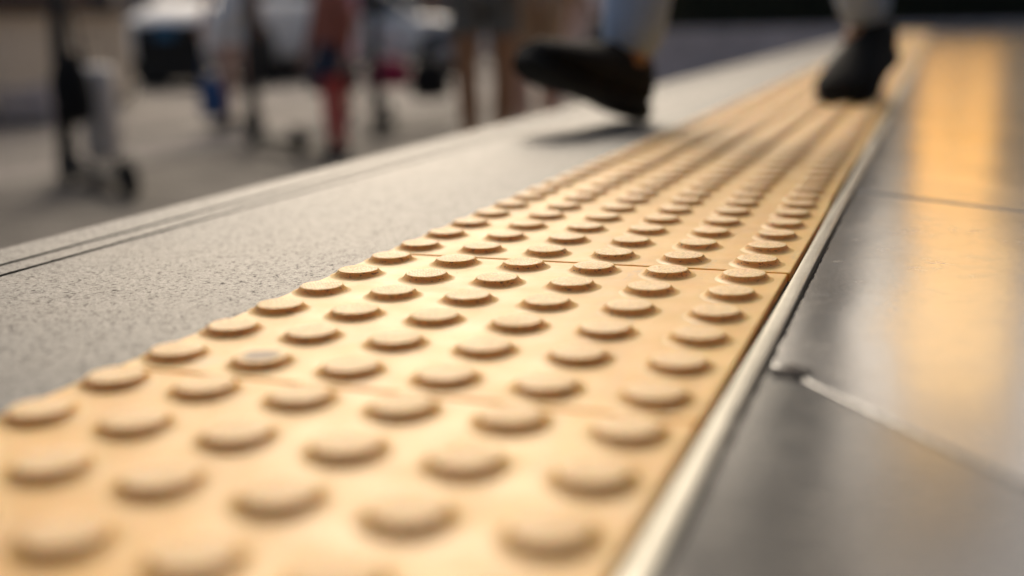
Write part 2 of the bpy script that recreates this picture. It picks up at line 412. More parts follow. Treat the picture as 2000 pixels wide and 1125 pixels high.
for k in range(-2, 38):
    r = empty('tactile_tile', (0, tile_y(k) + .0010, 0), 0, tl.get(k, ('studded tan tile between the focused tiles and the walking shoe' if k < 5 else 'studded tan tile blurred in the strip beyond the walking shoe')), 'tactile tile', 'tactile tiles in the strip along the ledge')
    random.seed(100 + k)
    if k == 1: r.location.y += .0006
    if k == -1: r.location.y -= .0014
    r.location.x = {1: .0012, 0: 0}.get(k, random.uniform(-.0004, .0006)); r.location.z = {1: .0003, 0: 0, -1: .0004}.get(k, random.uniform(-.0003, .0003))
    link('tile_slab', body_me, None, r)
    for j in range(6):
        for i in range(6):
            if k < 10:
                sm = (k == 0 and j == 0 and i == 1)
                o = link('stud', dome_sm if sm else (dome_hi if k < 4 else dome_lo), None, r)
                if sm: o['label'] = 'stud with a dark smudge on top'
            elif i == 0 and j == 0:
                bm = bmesh.new()
                for a in range(6):
                    for b in range(6):
                        lathe(bm, [(0, 0), (.0128, 0), (.0137, -.0006), (.0152, -.0024), (.0172, -.0038), (.0197, -.0044)], 12, Matrix.Translation((-.125 + .05 * b, .0226 + .05 * a, 0)))
                if k == 10: far_me = None
                o = bm_obj('studs', bm, M['dome'], r, True) if k == 10 else link('studs', far_me, None, r)
                if k == 10: far_me = o.data
                else: bm.free()
                continue
            else: continue
            o.location = (-.125 + .05 * i, .0226 + .05 * j, 0); o.scale.z = .865
            o.rotation_euler.z = random.uniform(0, 6.28) if not sm else 0

# ------------------------------------------------------------------ people
def skinmesh(name, nodes, edges, mat, parent, root=0, lev=2):
    me = bpy.data.meshes.new(name); me.from_pydata([n[0] for n in nodes], edges, []); me.update()
    o = bpy.data.objects.new(name, me); C.objects.link(o)
    md = o.modifiers.new('skin', 'SKIN'); md.use_smooth_shade = True
    for i, v in enumerate(me.skin_vertices[0].data):
        rr = nodes[i][1]; v.radius = rr if isinstance(rr, tuple) else (rr, rr); v.use_root = (i == root)
    ss = o.modifiers.new('sub', 'SUBSURF'); ss.levels = lev; ss.render_levels = lev
    dg = bpy.context.evaluated_depsgraph_get(); dg.update()
    nm = bpy.data.meshes.new_from_object(o.evaluated_get(dg)); nm.name = name
    bpy.data.objects.remove(o); bpy.data.meshes.remove(me)
    nm.materials.clear()
    return link(name, nm, mat, parent, True)

def lerp(a, b, t): return Vector(a).lerp(Vector(b), t)
def shoe(parent, heel, yaw, pitch=0, L=.285, mat='black_fabric', sole='black_rubber', s=1.0, Wd=1.0):
    """shoe whose heel rests at `heel`; local +Y is the toe, pitch lifts the toe"""
    mtx = Matrix.Translation(heel) @ Matrix.Rotation(yaw, 4, 'Z') @ Matrix.Rotation(pitch, 4, 'X') @ Matrix.Scale(s, 4)
    # (y, half width, bottom z, top z)
    U = [(.004, .024, .026, .085), (.02, .034, .022, .106), (.05, .038, .020, .112), (.085, .038, .020, .108), (.115, .038, .020, .095), (.15, .044, .020, .088), (.19, .049, .021, .076), (.225, .048, .023, .068), (.255, .041, .025, .060), (.272, .028, .029, .050)]
    def loft(bm, secs, sq):
        rings = []
        for (yy, hw, z0, z1) in secs:
            cz, hz = (z0 + z1) / 2, (z1 - z0) / 2; ring = []
            for k in range(20):
                a = 2 * math.pi * k / 20; ca, sa = math.cos(a), math.sin(a)
                ex = .6 if sa < 0 else 1.0
                px = math.copysign(abs(ca) ** (sq if sa < 0 else 1), ca) * hw * Wd * (1 if sa < 0 else (1 - .25 * abs(sa)))
                pz = math.copysign(abs(sa) ** (sq if sa < 0 else .9), sa) * hz
                ring.append(bm.verts.new((px, yy * L / .285, cz + pz)))
            rings.append(ring)
        for a, b in zip(rings, rings[1:]):
            for k in range(20): bm.faces.new((a[k], a[(k + 1) % 20], b[(k + 1) % 20], b[k]))
        bm.faces.new(rings[0][::-1]); bm.faces.new(rings[-1])
    bm = bmesh.new(); loft(bm, U, .55); bmesh.ops.transform(bm, matrix=mtx, verts=bm.verts)
    up = bm_obj('shoe', bm, M[mat], parent, True)
    So = [(0, .022, .0, .034), (.012, .034, -.0, .036), (.05, .040, 0, .032), (.085, .038, .003, .028), (.13, .041, .004, .026), (.19, .051, .0, .026), (.23, .050, .002, .028), (.262, .040, .008, .031), (.285, .020, .018, .034)]
    bm = bmesh.new(); loft(bm, So, .35); bmesh.ops.transform(bm, matrix=mtx, verts=bm.verts)
    bm_obj('sole', bm, M[sole], up, True)
    return mtx

def person(loc, yaw, H, label, legs, cloth, skin='skin', group=None, arms=None, hipz=.53, shoes='black_fabric'):
    """legs: two of (ankle, knee) in local metres for a 1.75 m figure, +Y forwards; H scales"""
    s = H / 1.75
    r = empty('person', loc, yaw, label, 'person', group)
    V = lambda x, y, z: (x * s, y * s, z * s)
    hip = {+1: V(.09, 0, .90), -1: V(-.09, 0, .90)}
    nodes, edges = [], []
    def add(p, rad, prev=None):
        rad = tuple(q * s for q in rad) if isinstance(rad, tuple) else rad * s
        nodes.append((tuple(p), rad)); i = len(nodes) - 1
        if prev is not None: edges.append((prev, i))
        return i
    pel = add(V(0, 0, .96), (.135, .10))
    wst = add(V(0, .0, 1.10), (.12, .085), pel); chs = add(V(0, .0, 1.28), (.145, .10), wst); shd = add(V(0, -.01, 1.42), (.09, .08), chs)
    nk = add(V(0, 0, 1.51), .05, shd); h1 = add(V(0, .025, 1.585), (.062, .068), nk); h2 = add(V(0, .015, 1.66), (.076, .09), h1); h3 = add(V(0, .005, 1.725), (.055, .065), h2)
    add(V(0, .115, 1.62), .012, h1)          # nose and chin mass
    legn = {}
    for sd, (ank, kn) in zip((1, -1), legs):
        a, k = Vector(ank) * s, Vector(kn) * s; h = Vector(hip[sd])
        i = add(h, .085, pel); i = add(lerp(h, k, .5), .082, i); i = add(k, .060, i); i = add(lerp(k, a, .35), .064, i); i = add(lerp(k, a, .8), .044, i); i = add(a, .034, i)
        i = add(a + Vector((0, .06, -.045)) * s, .030, i)
        legn[sd] = (h, k, a)
    armn = {}
    arms = arms or ((.24, .02, 1.12, .26, .10, .88), (-.24, -.03, 1.12, -.27, .04, .87))
    for sd, A in zip((1, -1), arms):
        sh = Vector(V(.17 * sd, -.01, 1.40)); el = Vector(V(*A[:3])); wr = Vector(V(*A[3:]))
        i = add(sh, .052, shd); i = add(el, .037, i); i = add(wr, .025, i)
        dr = (wr - el).normalized(); palm = wr + dr * .05 * s; pi = add(palm, (.030, .018), i)
        side = Vector((0, 1, 0)) - dr * dr.y; side.normalize()
        for f, ln in zip((-1.5, -.5, .5, 1.5), (.060, .075, .080, .070)):
            b = palm + dr * .04 * s + side * f * .018 * s
            j = add(b, .009, pi); j = add(b + (dr * ln * .5 + Vector((-sd * .008, 0, 0))) * s, .008, j); add(b + (dr * ln + Vector((-sd * .025, 0, 0))) * s, .007, j)
        b = palm - dr * .015 * s + side * .034 * s
        j = add(b, .010, pi); add(b + (dr * .045 + side * .02) * s, .009, j)
        armn[sd] = (sh, el, wr)
    skinmesh('body', nodes, edges, M[skin], r)
    # face and hair
    for sd in (1, -1):
        bm = bmesh.new(); bmesh.ops.create_uvsphere(bm, u_segments=10, v_segments=8, radius=.011 * s, matrix=Matrix.Translation(V(.030 * sd, .090, 1.645)))
        bm_obj('eye', bm, M['black_paint'], r, True)
    bm = bmesh.new()
    bmesh.ops.create_icosphere(bm, subdivisions=3, radius=1, matrix=Matrix.Translation(V(0, -.012, 1.69)) @ Matrix.Diagonal((.088 * s, .100 * s, .082 * s, 1)))
    for v in bm.verts:
        v.co += v.normal * noise.noise(v.co * 30) * .006
    bm_obj('hair', bm, M['hair'], r, True)
    # clothes follow the same joints, a little fuller
    def garment(name, mat, chainlist, rootn):
        nd, ed = [rootn], []
        for ch in chainlist:
            prev = 0
            for p, rd in ch:
                nd.append((tuple(p), rd)); ed.append((prev, len(nd) - 1)); prev = len(nd) - 1
        return skinmesh(name, nd, ed, M[mat], r)
    sc = lambda q: tuple(x * s for x in q) if isinstance(q, tuple) else q * s
    if 'trousers' in cloth:
        mat, mat2 = cloth['trousers'] if isinstance(cloth['trousers'], tuple) else (cloth['trousers'],) * 2
        ch = [[(legn[d][0], sc(.100)), (lerp(legn[d][0], legn[d][1], .5), sc(.088)), (legn[d][1], sc(.070)), (lerp(legn[d][1], legn[d][2], .5), sc(.062)), (lerp(legn[d][1], legn[d][2], cloth.get('cuff', .88)), sc(.056))] for d in (1, -1)]
        garment('trousers', mat, ch, (V(0, 0, .98), sc((.155, .115))))
    if 'shorts' in cloth:
        t = cloth.get('hem', .85)
        ch = [[(legn[d][0], sc(.104)), (lerp(legn[d][0], legn[d][1], .5), sc(.098)), (lerp(legn[d][0], legn[d][1], t), sc(.092))] for d in (1, -1)]
        garment('shorts', cloth['shorts'], ch, (V(0, 0, .98), sc((.155, .115))))
    if 'tights' in cloth:
        for d in (1, -1):
            bm = bmesh.new(); h, k, a = legn[d]
            tube(bm, [lerp(h, k, .3), k, lerp(k, a, .35), lerp(k, a, .8), a], [.085 * s, .058 * s, .060 * s, .042 * s, .040 * s], 14)
            bm_obj('tights_leg', bm, M[cloth['tights']], r, True)
    if 'skirt' in cloth:
        z0 = cloth.get('skirt_z', .55)
        bm = bmesh.new(); pr = [(.125 * s, 1.06 * s), (.165 * s, .92 * s), (.20 * s, .72 * s), (.225 * s, z0 * s), (.215 * s, z0 * s), (.15 * s, .92 * s)]
        lathe(bm, pr, 28)
        for v in bm.verts:
            a = math.atan2(v.co.y, v.co.x); f = 1 + .07 * math.sin(a * 7) * max(0, (1 - v.co.z / s) * 1.5); v.co.x *= f; v.co.y *= f * .8
        bm_obj('skirt', bm, M[cloth['skirt']], r, True)
    top = cloth['top']
    bm = bmesh.new(); rings = []
    for z, rx, ry in [(.90, .172, .128), (.902, .166, .122), (.98, .160, .122), (1.10, .150, .115), (1.22, .165, .125), (1.33, .185, .128), (1.40, .175, .115), (1.45, .115, .090), (1.49, .066, .066), (1.488, .060, .060)]:
        rings.append([bm.verts.new((math.cos(q) * rx * s * (1 + .03 * math.sin(5 * q + z * 9)), (math.sin(q) * ry - .004) * s, z * s)) for q in [2 * math.pi * k / 28 for k in range(28)]])
    for ra_, rb_ in zip(rings, rings[1:]):
        for k in range(28): bm.faces.new((ra_[k], ra_[(k + 1) % 28], rb_[(k + 1) % 28], rb_[k]))
    bm_obj('top', bm, M[top], r, True)
    for d in (1, -1):
        sh, el, wr = armn[d]
        bm = bmesh.new(); e = lerp(sh, el, .7) if cloth.get('short_sleeve') else None
        if e is not None: tube(bm, [lerp(sh, (0, 0, sh.z), .25), sh, e], [.05 * s, .066 * s, .056 * s], 14)
        else: tube(bm, [lerp(sh, (0, 0, sh.z), .25), sh, el, lerp(el, wr, .92)], [.05 * s, .064 * s, .050 * s, .036 * s], 14)
        bm_obj('sleeve', bm, M[top], r, True)
    for d in (1, -1):
        h, k, a = legn[d]
        if cloth.get('noshoes'): continue
        shoe(r, (a.x, a.y - .06 * s, a.z - .085 * s), 0, 0, .27, shoes, s=s)
    return r

# the walker whose legs and black shoes cross the platform
yw = math.atan2(.52, -.85)   # rotates +Y to the heading (-.52,-.85)
yw = math.atan2(.50, -.866)
hd = Vector((-math.sin(yw), math.cos(yw), 0))
W0 = Vector((-.065, 1.79, 0))
def loc(p):      # world to walker-local
    q = Vector(p) - W0; c, s_ = math.cos(-yw), math.sin(-yw)
    return (q.x * c - q.y * s_, q.x * s_ + q.y * c, q.z)
heelL = Vector((-.236, 1.470, TZ - .001)); ankL = Vector((-.243, 1.435, .093)); ankR = Vector((.100, 2.01, .140))
kL, kR = Vector((-.205, 1.53, .52)), Vector((.02, 1.86, .50))
lL, lR = loc(ankL), loc(ankR)
# facing the camera, the walker's left foot lies on the picture's right
wk = person(W0, yw, 1.75, 'walker in pale and dark trousers striding over the tactile strip in black shoes', (( lL, loc(kL)), (lR, loc(kR))),
            {'trousers': 'denim', 'top': 'navy', 'noshoes': True, 'cuff': 1.02}, skin='skin_dark')
def wl(p): return loc(p)
shoe(wk, wl(heelL), math.atan2(.52, -.85) - yw + R(6), R(18), .275, s=1.06, Wd=1.0)
heelR = Vector((.128, 2.085, .072))
shoe(wk, wl(heelR), R(14), R(-20), .28, s=1.02, Wd=1.12)

# ------------------------------------------------------------------ people on the plaza
std = ((.09, .0, .085), (.09, .02, .48))
def stand(dx=0.0, dy=0.12): return (((.09 + dx, dy, .085), (.095, dy * .6 + .03, .48)), ((-.09 - dx, -dy, .085), (-.095, -dy * .2 + .02, .48)))
G = 'people on the plaza below the ledge'
person((-3.19, 5.80, PZ), R(150), 1.22, 'child in red tights and short navy skirt on the plaza', (((.035, .02, .085), (.04, .04, .48)), ((-.035, -.03, .085), (-.04, .0, .48))),
       {'tights': 'red_cloth', 'skirt': 'navy', 'skirt_z': .70, 'top': 'rust_cloth'}, group=G)
person((-2.03, 5.35, PZ), R(200), 1.80, 'person with bare brown legs and dark grey shorts beyond the ledge', stand(-.01, .045), {'shorts': 'grey_cloth', 'hem': .55, 'top': 'grey_cloth', 'short_sleeve': True}, skin='skin_dark', group=G)
person((-2.02, 6.15, PZ), R(30), 1.74, 'person in tan trousers behind the toe of the raised black shoe', stand(.0, .06), {'shorts': 'tan_cloth', 'hem': .80, 'top': 'tan_cloth'}, group=G)
person((-1.93, 6.75, PZ), R(75), 1.72, 'person in pale lavender trousers walking behind the raised black shoe', stand(.0, .27), {'trousers': 'lav', 'top': 'white_cloth'}, group=G)
person((-5.0, 7.55, PZ), R(170), 1.70, 'person in white shorts with bare legs beside the second scooter', stand(.0, .07), {'shorts': 'white_cloth', 'hem': .60, 'top': 'white_cloth', 'short_sleeve': True}, group=G,
       arms=((.24, .02, 1.12, .26, .10, .88), (-.24, .0, 1.12, -.27, .04, .87)))
person((-4.62, 8.5, PZ), R(190), 1.30, 'child in a pink dress standing behind the third scooter', stand(.0, .05), {'skirt': 'pink', 'skirt_z': .72, 'top': 'pink', 'short_sleeve': True}, group=G)

# ------------------------------------------------------------------ scooters
def scooter(loc_, yaw, label, lean=R(8), s=1.0):
    r = empty('kick_scooter', loc_, yaw, label, 'scooter', 'kick scooters on the plaza'); r.scale = (s, s, s)
    wr = .085
    def wheel(y):
        wbm = bmesh.new(); mt = Matrix.Translation((0, y, wr)) @ Matrix.Rotation(R(90), 4, 'Y')
        lathe(wbm, [(wr - .03, -.018), (wr - .008, -.024), (wr, -.012), (wr, .012), (wr - .008, .024), (wr - .03, .018), (wr - .03, -.018)], 28, mt)
        w_ = bm_obj('wheel', wbm, M['black_rubber'], r, True)
        bm = bmesh.new(); lathe(bm, [(0, -.014), (.02, -.016), (wr - .029, -.008), (wr - .029, .008), (.02, .016), (0, .014)], 20, mt); bm_obj('rim', bm, M['black_paint'], w_, True)
    wheel(.42); wheel(-.42)
    bm = bmesh.new(); box(bm, (0, -.06, .095), (.15, .60, .045), .012); bm_obj('deck', bm, M['black_paint'], r)
    bm = bmesh.new(); box(bm, (0, -.42, .185), (.055, .18, .010), .003); box(bm, (0, -.345, .14), (.05, .02, .09), .003); bm_obj('fender', bm, M['black_paint'], r)
    bm = bmesh.new(); tube(bm, [(0, .22, .10), (0, .30, .15), (0, .375, .24)], [.028, .026, .026], 12); bm_obj('neck', bm, M['black_paint'], r, True)
    bm = bmesh.new()
    for sx in (-.034, .034): tube(bm, [(sx, .42, wr), (sx * .9, .40, .17), (0, .385, .20)], .011, 10)
    bm_obj('fork', bm, M['black_paint'], r, True)
    tp = (0, .39 - math.tan(lean) * .9, 1.10)
    bm = bmesh.new(); tube(bm, [(0, .39, .19), (0, .39 - math.tan(lean) * .15, .34), tp], [.046, .043, .041], 14); bm_obj('stem', bm, M['black_paint'], r, True)
    bm = bmesh.new(); tube(bm, [(-.24, tp[1] - .04, 1.11), (-.10, tp[1], 1.11), (.10, tp[1], 1.11), (.24, tp[1] - .04, 1.11)], .014, 12)
    hb = bm_obj('handlebar', bm, M['black_paint'], r, True)
    for sx in (-1, 1):
        bm = bmesh.new(); tube(bm, [(sx * .15, tp[1] - .017, 1.11), (sx * .25, tp[1] - .043, 1.11)], .019, 12); bm_obj('grip', bm, M['black_rubber'], hb, True)
    return r
sc1 = scooter((-3.68, 4.20, PZ), R(60), 'black scooter with bag on its stem, nearest the picture left', s=1.0)
sc2 = scooter((-3.71, 5.93, PZ), R(52), 'black scooter standing alone in front of the bare-legged person', s=1.0)
sc3 = scooter((-3.62, 7.30, PZ), R(200), 'black scooter seen end on in front of the pink dress', s=1.0)
# shoulder bag hanging on the first scooter's stem
def bag(loc_, rz, size, label, mat, name='shoulder_bag', strap=.25):
    r = empty(name, loc_, rz, label, 'bag')
    bm = bmesh.new(); bmesh.ops.create_cube(bm, size=1); bmesh.ops.subdivide_edges(bm, edges=bm.edges, cuts=5, use_grid_fill=True)
    for v in bm.verts:
        c = v.co.copy(); k = 1 - .35 * (c.z + .5) ** 2; n = c.normalized() * .62
        c = c.lerp(n, .45); v.co = Vector((c.x * size[0] * k, c.y * size[1] * k, c.z * size[2])) + Vector((noise.noise(c * 4), noise.noise(c * 4 + Vector((5, 0, 0))), 0)) * .02
    bm_obj('bag_body', bm, M[mat], r, True)
    bm = bmesh.new(); tube(bm, [(-size[0] * .35, 0, size[2] * .38), (-size[0] * .22, 0, size[2] * .5 + strap * .7), (0, 0, size[2] * .5 + strap), (size[0] * .22, 0, size[2] * .5 + strap * .7), (size[0] * .35, 0, size[2] * .38)], .010, 8); bm_obj('strap', bm, M[mat], r, True)
    return r
bag((-3.91, 4.36, PZ + .49), R(35), (.19, .14, .34), 'black bulging bag hanging on the stem of the nearest scooter', 'black_fabric')
bag((-4.99, 7.14, PZ + .27), R(40), (.20, .12, .30), 'deep blue bag beside the bare legs of the person in white shorts', 'blue_cloth', 'tote_bag', .2)
bag((-3.30, 5.98, PZ + .50), R(60), (.30, .20, .26), 'navy bag carried at the hip of the child in red tights', 'navy', 'hip_bag', .22)
bag((-3.72, 7.62, PZ + .42), R(20), (.34, .18, .21), 'crimson bag hanging beside the third scooter', 'crimson', 'tote_bag', .2)
bag((-3.43, 7.75, PZ + .36), R(20), (.30, .18, .28), 'black bag hanging right of the crimson bag', 'black_fabric', 'tote_bag', .2)
def suitcase(loc_, rz, label):
    r = empty('suitcase', loc_, rz, label, 'suitcase')
    bm = bmesh.new(); box(bm, (0, 0, .345), (.17, .15, .50), .035); bm_obj('shell', bm, M['case'], r, True)
    for z in (.25, .35, .45):
        pass
    bm = bmesh.new()
    for x in (-.045, -.022, 0, .022, .045): box(bm, (x, -.077, .345), (.012, .008, .42), .003)
    bm_obj('ribs', bm, M['case'], r)
    bm = bmesh.new(); tube(bm, [(-.055, .05, .59), (-.055, .05, .78), (.055, .05, .78), (.055, .05, .59)], .009, 8); bm_obj('handle', bm, M['black_paint'], r, True)
    for x in (-.055, .055):
        for y_ in (-.07, .07):
            bm = bmesh.new(); lathe(bm, [(0, -.014), (.030, -.014), (.036, -.006), (.036, .006), (.030, .014), (0, .014)], 16, Matrix.Translation((x, y_, .036)) @ Matrix.Rotation(R(90), 4, 'Y'))
            box(bm, (x, y_, .070), (.02, .03, .035)); bm_obj('caster', bm, M['black_rubber'], r)
    return r
suitcase((-3.97, 4.63, PZ), R(20), 'pale grey upright suitcase standing beside the nearest scooter')

# ------------------------------------------------------------------ cars
def ringloft(bm, secs, seg=24, sq=.35):
    rings = []
    for x, hw, z0, z1 in secs:
        ring = []; cz, hz = (z0 + z1) / 2, (z1 - z0) / 2
        for k in range(seg):
            a = 2 * math.pi * (k + .5) / seg; ca, sa = math.cos(a), math.sin(a)
            ring.append(bm.verts.new((x, math.copysign(abs(ca) ** sq, ca) * hw, cz + math.copysign(abs(sa) ** sq, sa) * hz)))
        rings.append(ring)
    for a, b in zip(rings, rings[1:]):
        for k in range(seg): bm.faces.new((a[k], a[(k + 1) % seg], b[(k + 1) % seg], b[k]))
    bm.faces.new(rings[0][::-1]); bm.faces.new(rings[-1])
def car(loc_, rz, paint, label, plate=False, wr=.33):
    r = empty('parked_car', loc_, rz, label, 'car', 'cars parked beyond the plaza')
    bm = bmesh.new()
    ringloft(bm, [(-2.12, .70, .34, .72), (-2.05, .80, .28, .92), (-1.7, .87, .24, 1.0), (-1.0, .89, .22, .98), (0, .90, .22, .96), (.7, .90, .22, .95), (1.2, .89, .22, .92), (1.65, .86, .22, .84), (1.95, .78, .25, .74), (2.10, .66, .30, .62)])
    bm_obj('body', bm, M[paint], r, True)
    bm = bmesh.new(); ringloft(bm, [(-1.85, .62, .90, 1.02), (-1.55, .70, .9, 1.28), (-1.1, .70, .9, 1.42), (-.2, .70, .9, 1.455), (.25, .69, .9, 1.42), (.75, .68, .9, 1.12), (1.0, .66, .88, .96)], 24, .45)
    bm_obj('window', bm, M['glass'], r, True)
    bm = bmesh.new(); ringloft(bm, [(-1.35, .60, 1.37, 1.40), (-1.0, .64, 1.42, 1.455), (-.2, .65, 1.44, 1.485), (.2, .62, 1.41, 1.455)], 20, .5)
    bm_obj('roof', bm, M[paint], r, True)
    bm = bmesh.new()
    for sy in (-1, 1):
        for pts in ([(.95, .665, .93), (.25, .66, 1.42)], [(-.35, .715, .93), (-.30, .665, 1.44)], [(-1.1, .715, .95), (-1.05, .665, 1.42)], [(-1.75, .66, .98), (-1.3, .62, 1.38)]):
            tube(bm, [(x, y_ * sy, z) for x, y_, z in pts], .028, 8)
    bm_obj('pillar', bm, M[paint], r, True)
    for x in (1.32, -1.28):
        for sy in (-1, 1):
            bm = bmesh.new(); mt = Matrix.Translation((x, sy * .80, wr)) @ Matrix.Rotation(R(90), 4, 'X')
            lathe(bm, [(wr + .05, -.115), (wr + .05, .115), (0, .115)], 28, mt); bm_obj('wheel_arch', bm, M['black_rubber'], r)
            bm = bmesh.new(); mt = Matrix.Translation((x, sy * .82, wr)) @ Matrix.Rotation(R(90), 4, 'X')
            lathe(bm, [(wr * .62, -.11), (wr - .02, -.115), (wr, -.08), (wr, .08), (wr - .02, .115), (wr * .62, .11), (wr * .62, -.11)], 28, mt); wh = bm_obj('wheel', bm, M['black_rubber'], r, True)
            bm = bmesh.new(); lathe(bm, [(0, -.10), (.06, -.112), (wr * .6, -.095), (wr * .62, 0), (wr * .6, .095), (.06, .112), (0, .10)], 20, mt)
            bm_obj('rim', bm, M['black_paint' if plate else 'chrome'], wh, True)
    for sy in (-1, 1):
        bm = bmesh.new(); bmesh.ops.create_uvsphere(bm, u_segments=16, v_segments=10, radius=1, matrix=Matrix.Translation((1.90, sy * .62, .66)) @ Matrix.Rotation(R(-25 * sy), 4, 'Z') @ Matrix.Diagonal((.16, .17, .085, 1))); bm_obj('headlight', bm, M['lamp_glass'], r, True)
        bm = bmesh.new(); box(bm, (.72, sy * .97, 1.0), (.13, .16, .10), .03); bm_obj('mirror', bm, M[paint], r)
        bm = bmesh.new(); box(bm, (-2.04, sy * .66, .80), (.10, .20, .16), .02); bm_obj('tail_light', bm, M['red_cloth'], r)
    bm = bmesh.new(); box(bm, (2.08, 0, .37 if plate else .46), (.16, 1.0, .60 if plate else .36), .03); gl = bm_obj('grille', bm, M['black_paint'], r)
    bm = bmesh.new()
    for z in (.34, .40, .46, .52, .58): box(bm, (2.163, 0, z), (.012, .9, .012))
    bm_obj('grille_bars', bm, M['black_rubber'], gl)
    if plate:
        bm = bmesh.new(); box(bm, (2.175, 0, .60), (.02, .30, .17), .004); bm_obj('badge_plate', bm, M['blue_plate'], gl)
    return r
c1 = car((-9.75, 15.2, PZ), math.atan2(-.996, .038), 'white_paint', 'white car facing the plaza with a wide black grille and blue panel', True)
c1.scale = (1.05, 1.05, 1.3)
car((-8.7, 16.85, PZ), math.atan2(.40, .92), 'white_paint', 'white car parked side on behind the crimson and black bags')

# ------------------------------------------------------------------ kiosk on the left
r = empty('kiosk', (-8.6, 7.4, PZ), R(6), 'beige boarded kiosk with a dark opening at the left end of the plaza', 'kiosk')
bm = bmesh.new(); box(bm, (0, 0, .52), (1.7, 5.2, .88), .02)
for i in range(26): box(bm, (.852, -2.5 + i * .2, .52), (.012, .185, .84), .003)
bm_obj('front_boards', bm, M['beige'], r)
bm = bmesh.new(); box(bm, (0, 0, .06), (1.62, 5.1, .12)); bm_obj('plinth', bm, M['black_rubber'], r)
bm = bmesh.new(); box(bm, (.02, 0, .985), (1.86, 5.3, .045), .01); bm_obj('counter', bm, M['brown'], r)
bm = bmesh.new(); box(bm, (-.15, 0, 1.6), (1.35, 5.0, 1.18)); bm_obj('shutter', bm, M['brown'], r)
bm = bmesh.new(); box(bm, (.1, 0, 2.26), (2.2, 5.6, .14), .02); bm_obj('roof', bm, M['beige'], r)
for y_ in (-2.5, 2.5):
    bm = bmesh.new(); box(bm, (.80, y_, 1.6), (.08, .08, 1.18), .008); bm_obj('post', bm, M['beige'], r)
r = empty('crate', (-7.15, 7.75, PZ), R(8), 'low dark grey crate against the foot of the beige kiosk', 'crate')
bm = bmesh.new(); box(bm, (0, 0, .16), (.5, .62, .04), .005)
for z in (.08, .18, .28): 
    for sx in (-.25, .25): box(bm, (sx, 0, z + .0), (.02, .66, .07), .004)
    for sy in (-.33, .33): box(bm, (0, sy, z + .003), (.47, .02, .07), .004)
bm_obj('slats', bm, M['concrete'], r)
bm = bmesh.new()
for sx in (-.232, .232):
    for sy in (-.312, .312): box(bm, (sx, sy, .17), (.03, .03, .34), .004)
bm_obj('corner_posts', bm, M['concrete'], r)

# ------------------------------------------------------------------ planter wall, hedge, building behind
bm = bmesh.new(); box(bm, (.0, 12.75, (PZ + .06) / 2 - .02), (6.0, .30, -PZ + .10), .01)
o = bm_obj('planter_wall', bm, M['concrete']); tag(o, 'low mauve grey wall closing the far end of the platform under the hedge', 'wall')
def leaves(bm, x0, x1, ya, yb, z0, z1, n, sz, seed, sh=None):
    rnd = random.Random(seed)
    for i in range(n):
        p = Vector((rnd.uniform(x0, x1), rnd.uniform(ya, yb), rnd.uniform(z0, z1)))
        nn = noise.noise(p * 1.7)
        if nn < -.25 and rnd.random() < .6: continue
        if sh and not sh(p): continue
        q = Vector((rnd.gauss(0, 1), rnd.gauss(0, 1), rnd.gauss(0, .6))).normalized()
        t = q.orthogonal().normalized(); b = q.cross(t); s_ = sz * rnd.uniform(.6, 1.4)
        vs = [bm.verts.new(p + t * s_ * a + b * s_ * .55 * c) for a, c in ((-1, 0), (-.2, -.7), (.9, -.1), (-.1, .8))]
        bm.faces.new(vs)
r = empty('hedge', (.0, 13.2, 0), 0, 'long dark clipped hedge across the far end of the platform', 'hedge')
bm = bmesh.new(); box(bm, (1.5, .12, .50), (8.6, .50, 1.0)); bm_obj('branches', bm, M['leafcore'], r)
bm = bmesh.new(); leaves(bm, -3.05, 6.0, -.28, .50, .0, 1.22, 15000, .035, 5); bm_obj('foliage', bm, M['leaf'], r)

r = empty('shop_building', (0, 16.5, PZ), 0, 'dark shop building with warm lit windows behind the hedge', 'building')
bm = bmesh.new()
box(bm, (4.65, 2, 1.75), (12.2, 4, 3.5)); bm_obj('wall', bm, M['darkwall'], r)
bm = bmesh.new(); box(bm, (.75, 1.2, 5.75), (1.75, 2.2, 4.5)); bm_obj('reflection_tower', bm, M['beige'], r)  # unseen tower, added and sized for its reflection in the floor slabs
bm = bmesh.new(); box(bm, (-.29, -.10, 1.72), (.34, .36, 3.44), .02); bm_obj('pillar', bm, M['cream'], r)
for i, (xa, xb, z0, z1, m) in enumerate([(-1.25, -.55, 1.1, 3.0, 'litdim'), (.0, 1.0, 1.1, 3.1, 'litwin'), (.02, 1.4, 3.75, 6.2, 'litpale'), (2.4, 3.4, 1.2, 3.0, 'litwin'), (5.0, 6.0, 1.2, 3.0, 'litwin'), (7.6, 8.6, 1.2, 3.0, 'litpale')]):
    bm = bmesh.new(); cx, cz = (xa + xb) / 2, (z0 + z1) / 2
    for c, s_ in (((cx, -.03, z0 - .03), (xb - xa + .12, .10, .06)), ((cx, -.03, z1 + .03), (xb - xa + .12, .10, .06)), ((xa - .03, -.03, cz), (.06, .09, z1 - z0)), ((xb + .03, -.03, cz), (.06, .09, z1 - z0)), ((cx, -.025, cz), (.035, .05, z1 - z0))): box(bm, c, s_)
    f = bm_obj('window', bm, M['darkwall'], r)
    if z0 > 3.5: f.location.y = .10
    bm = bmesh.new(); box(bm, (cx, -.008, cz), (xb - xa, .012, z1 - z0)); bm_obj('pane', bm, M[m], f)
bm = bmesh.new(); box(bm, (4.6, 1.9, 3.56), (12.8, 4.6, .12), .02); box(bm, (.75, 1.2, 8.06), (1.9, 2.4, .12), .02); bm_obj('roof', bm, M['brown'], r)

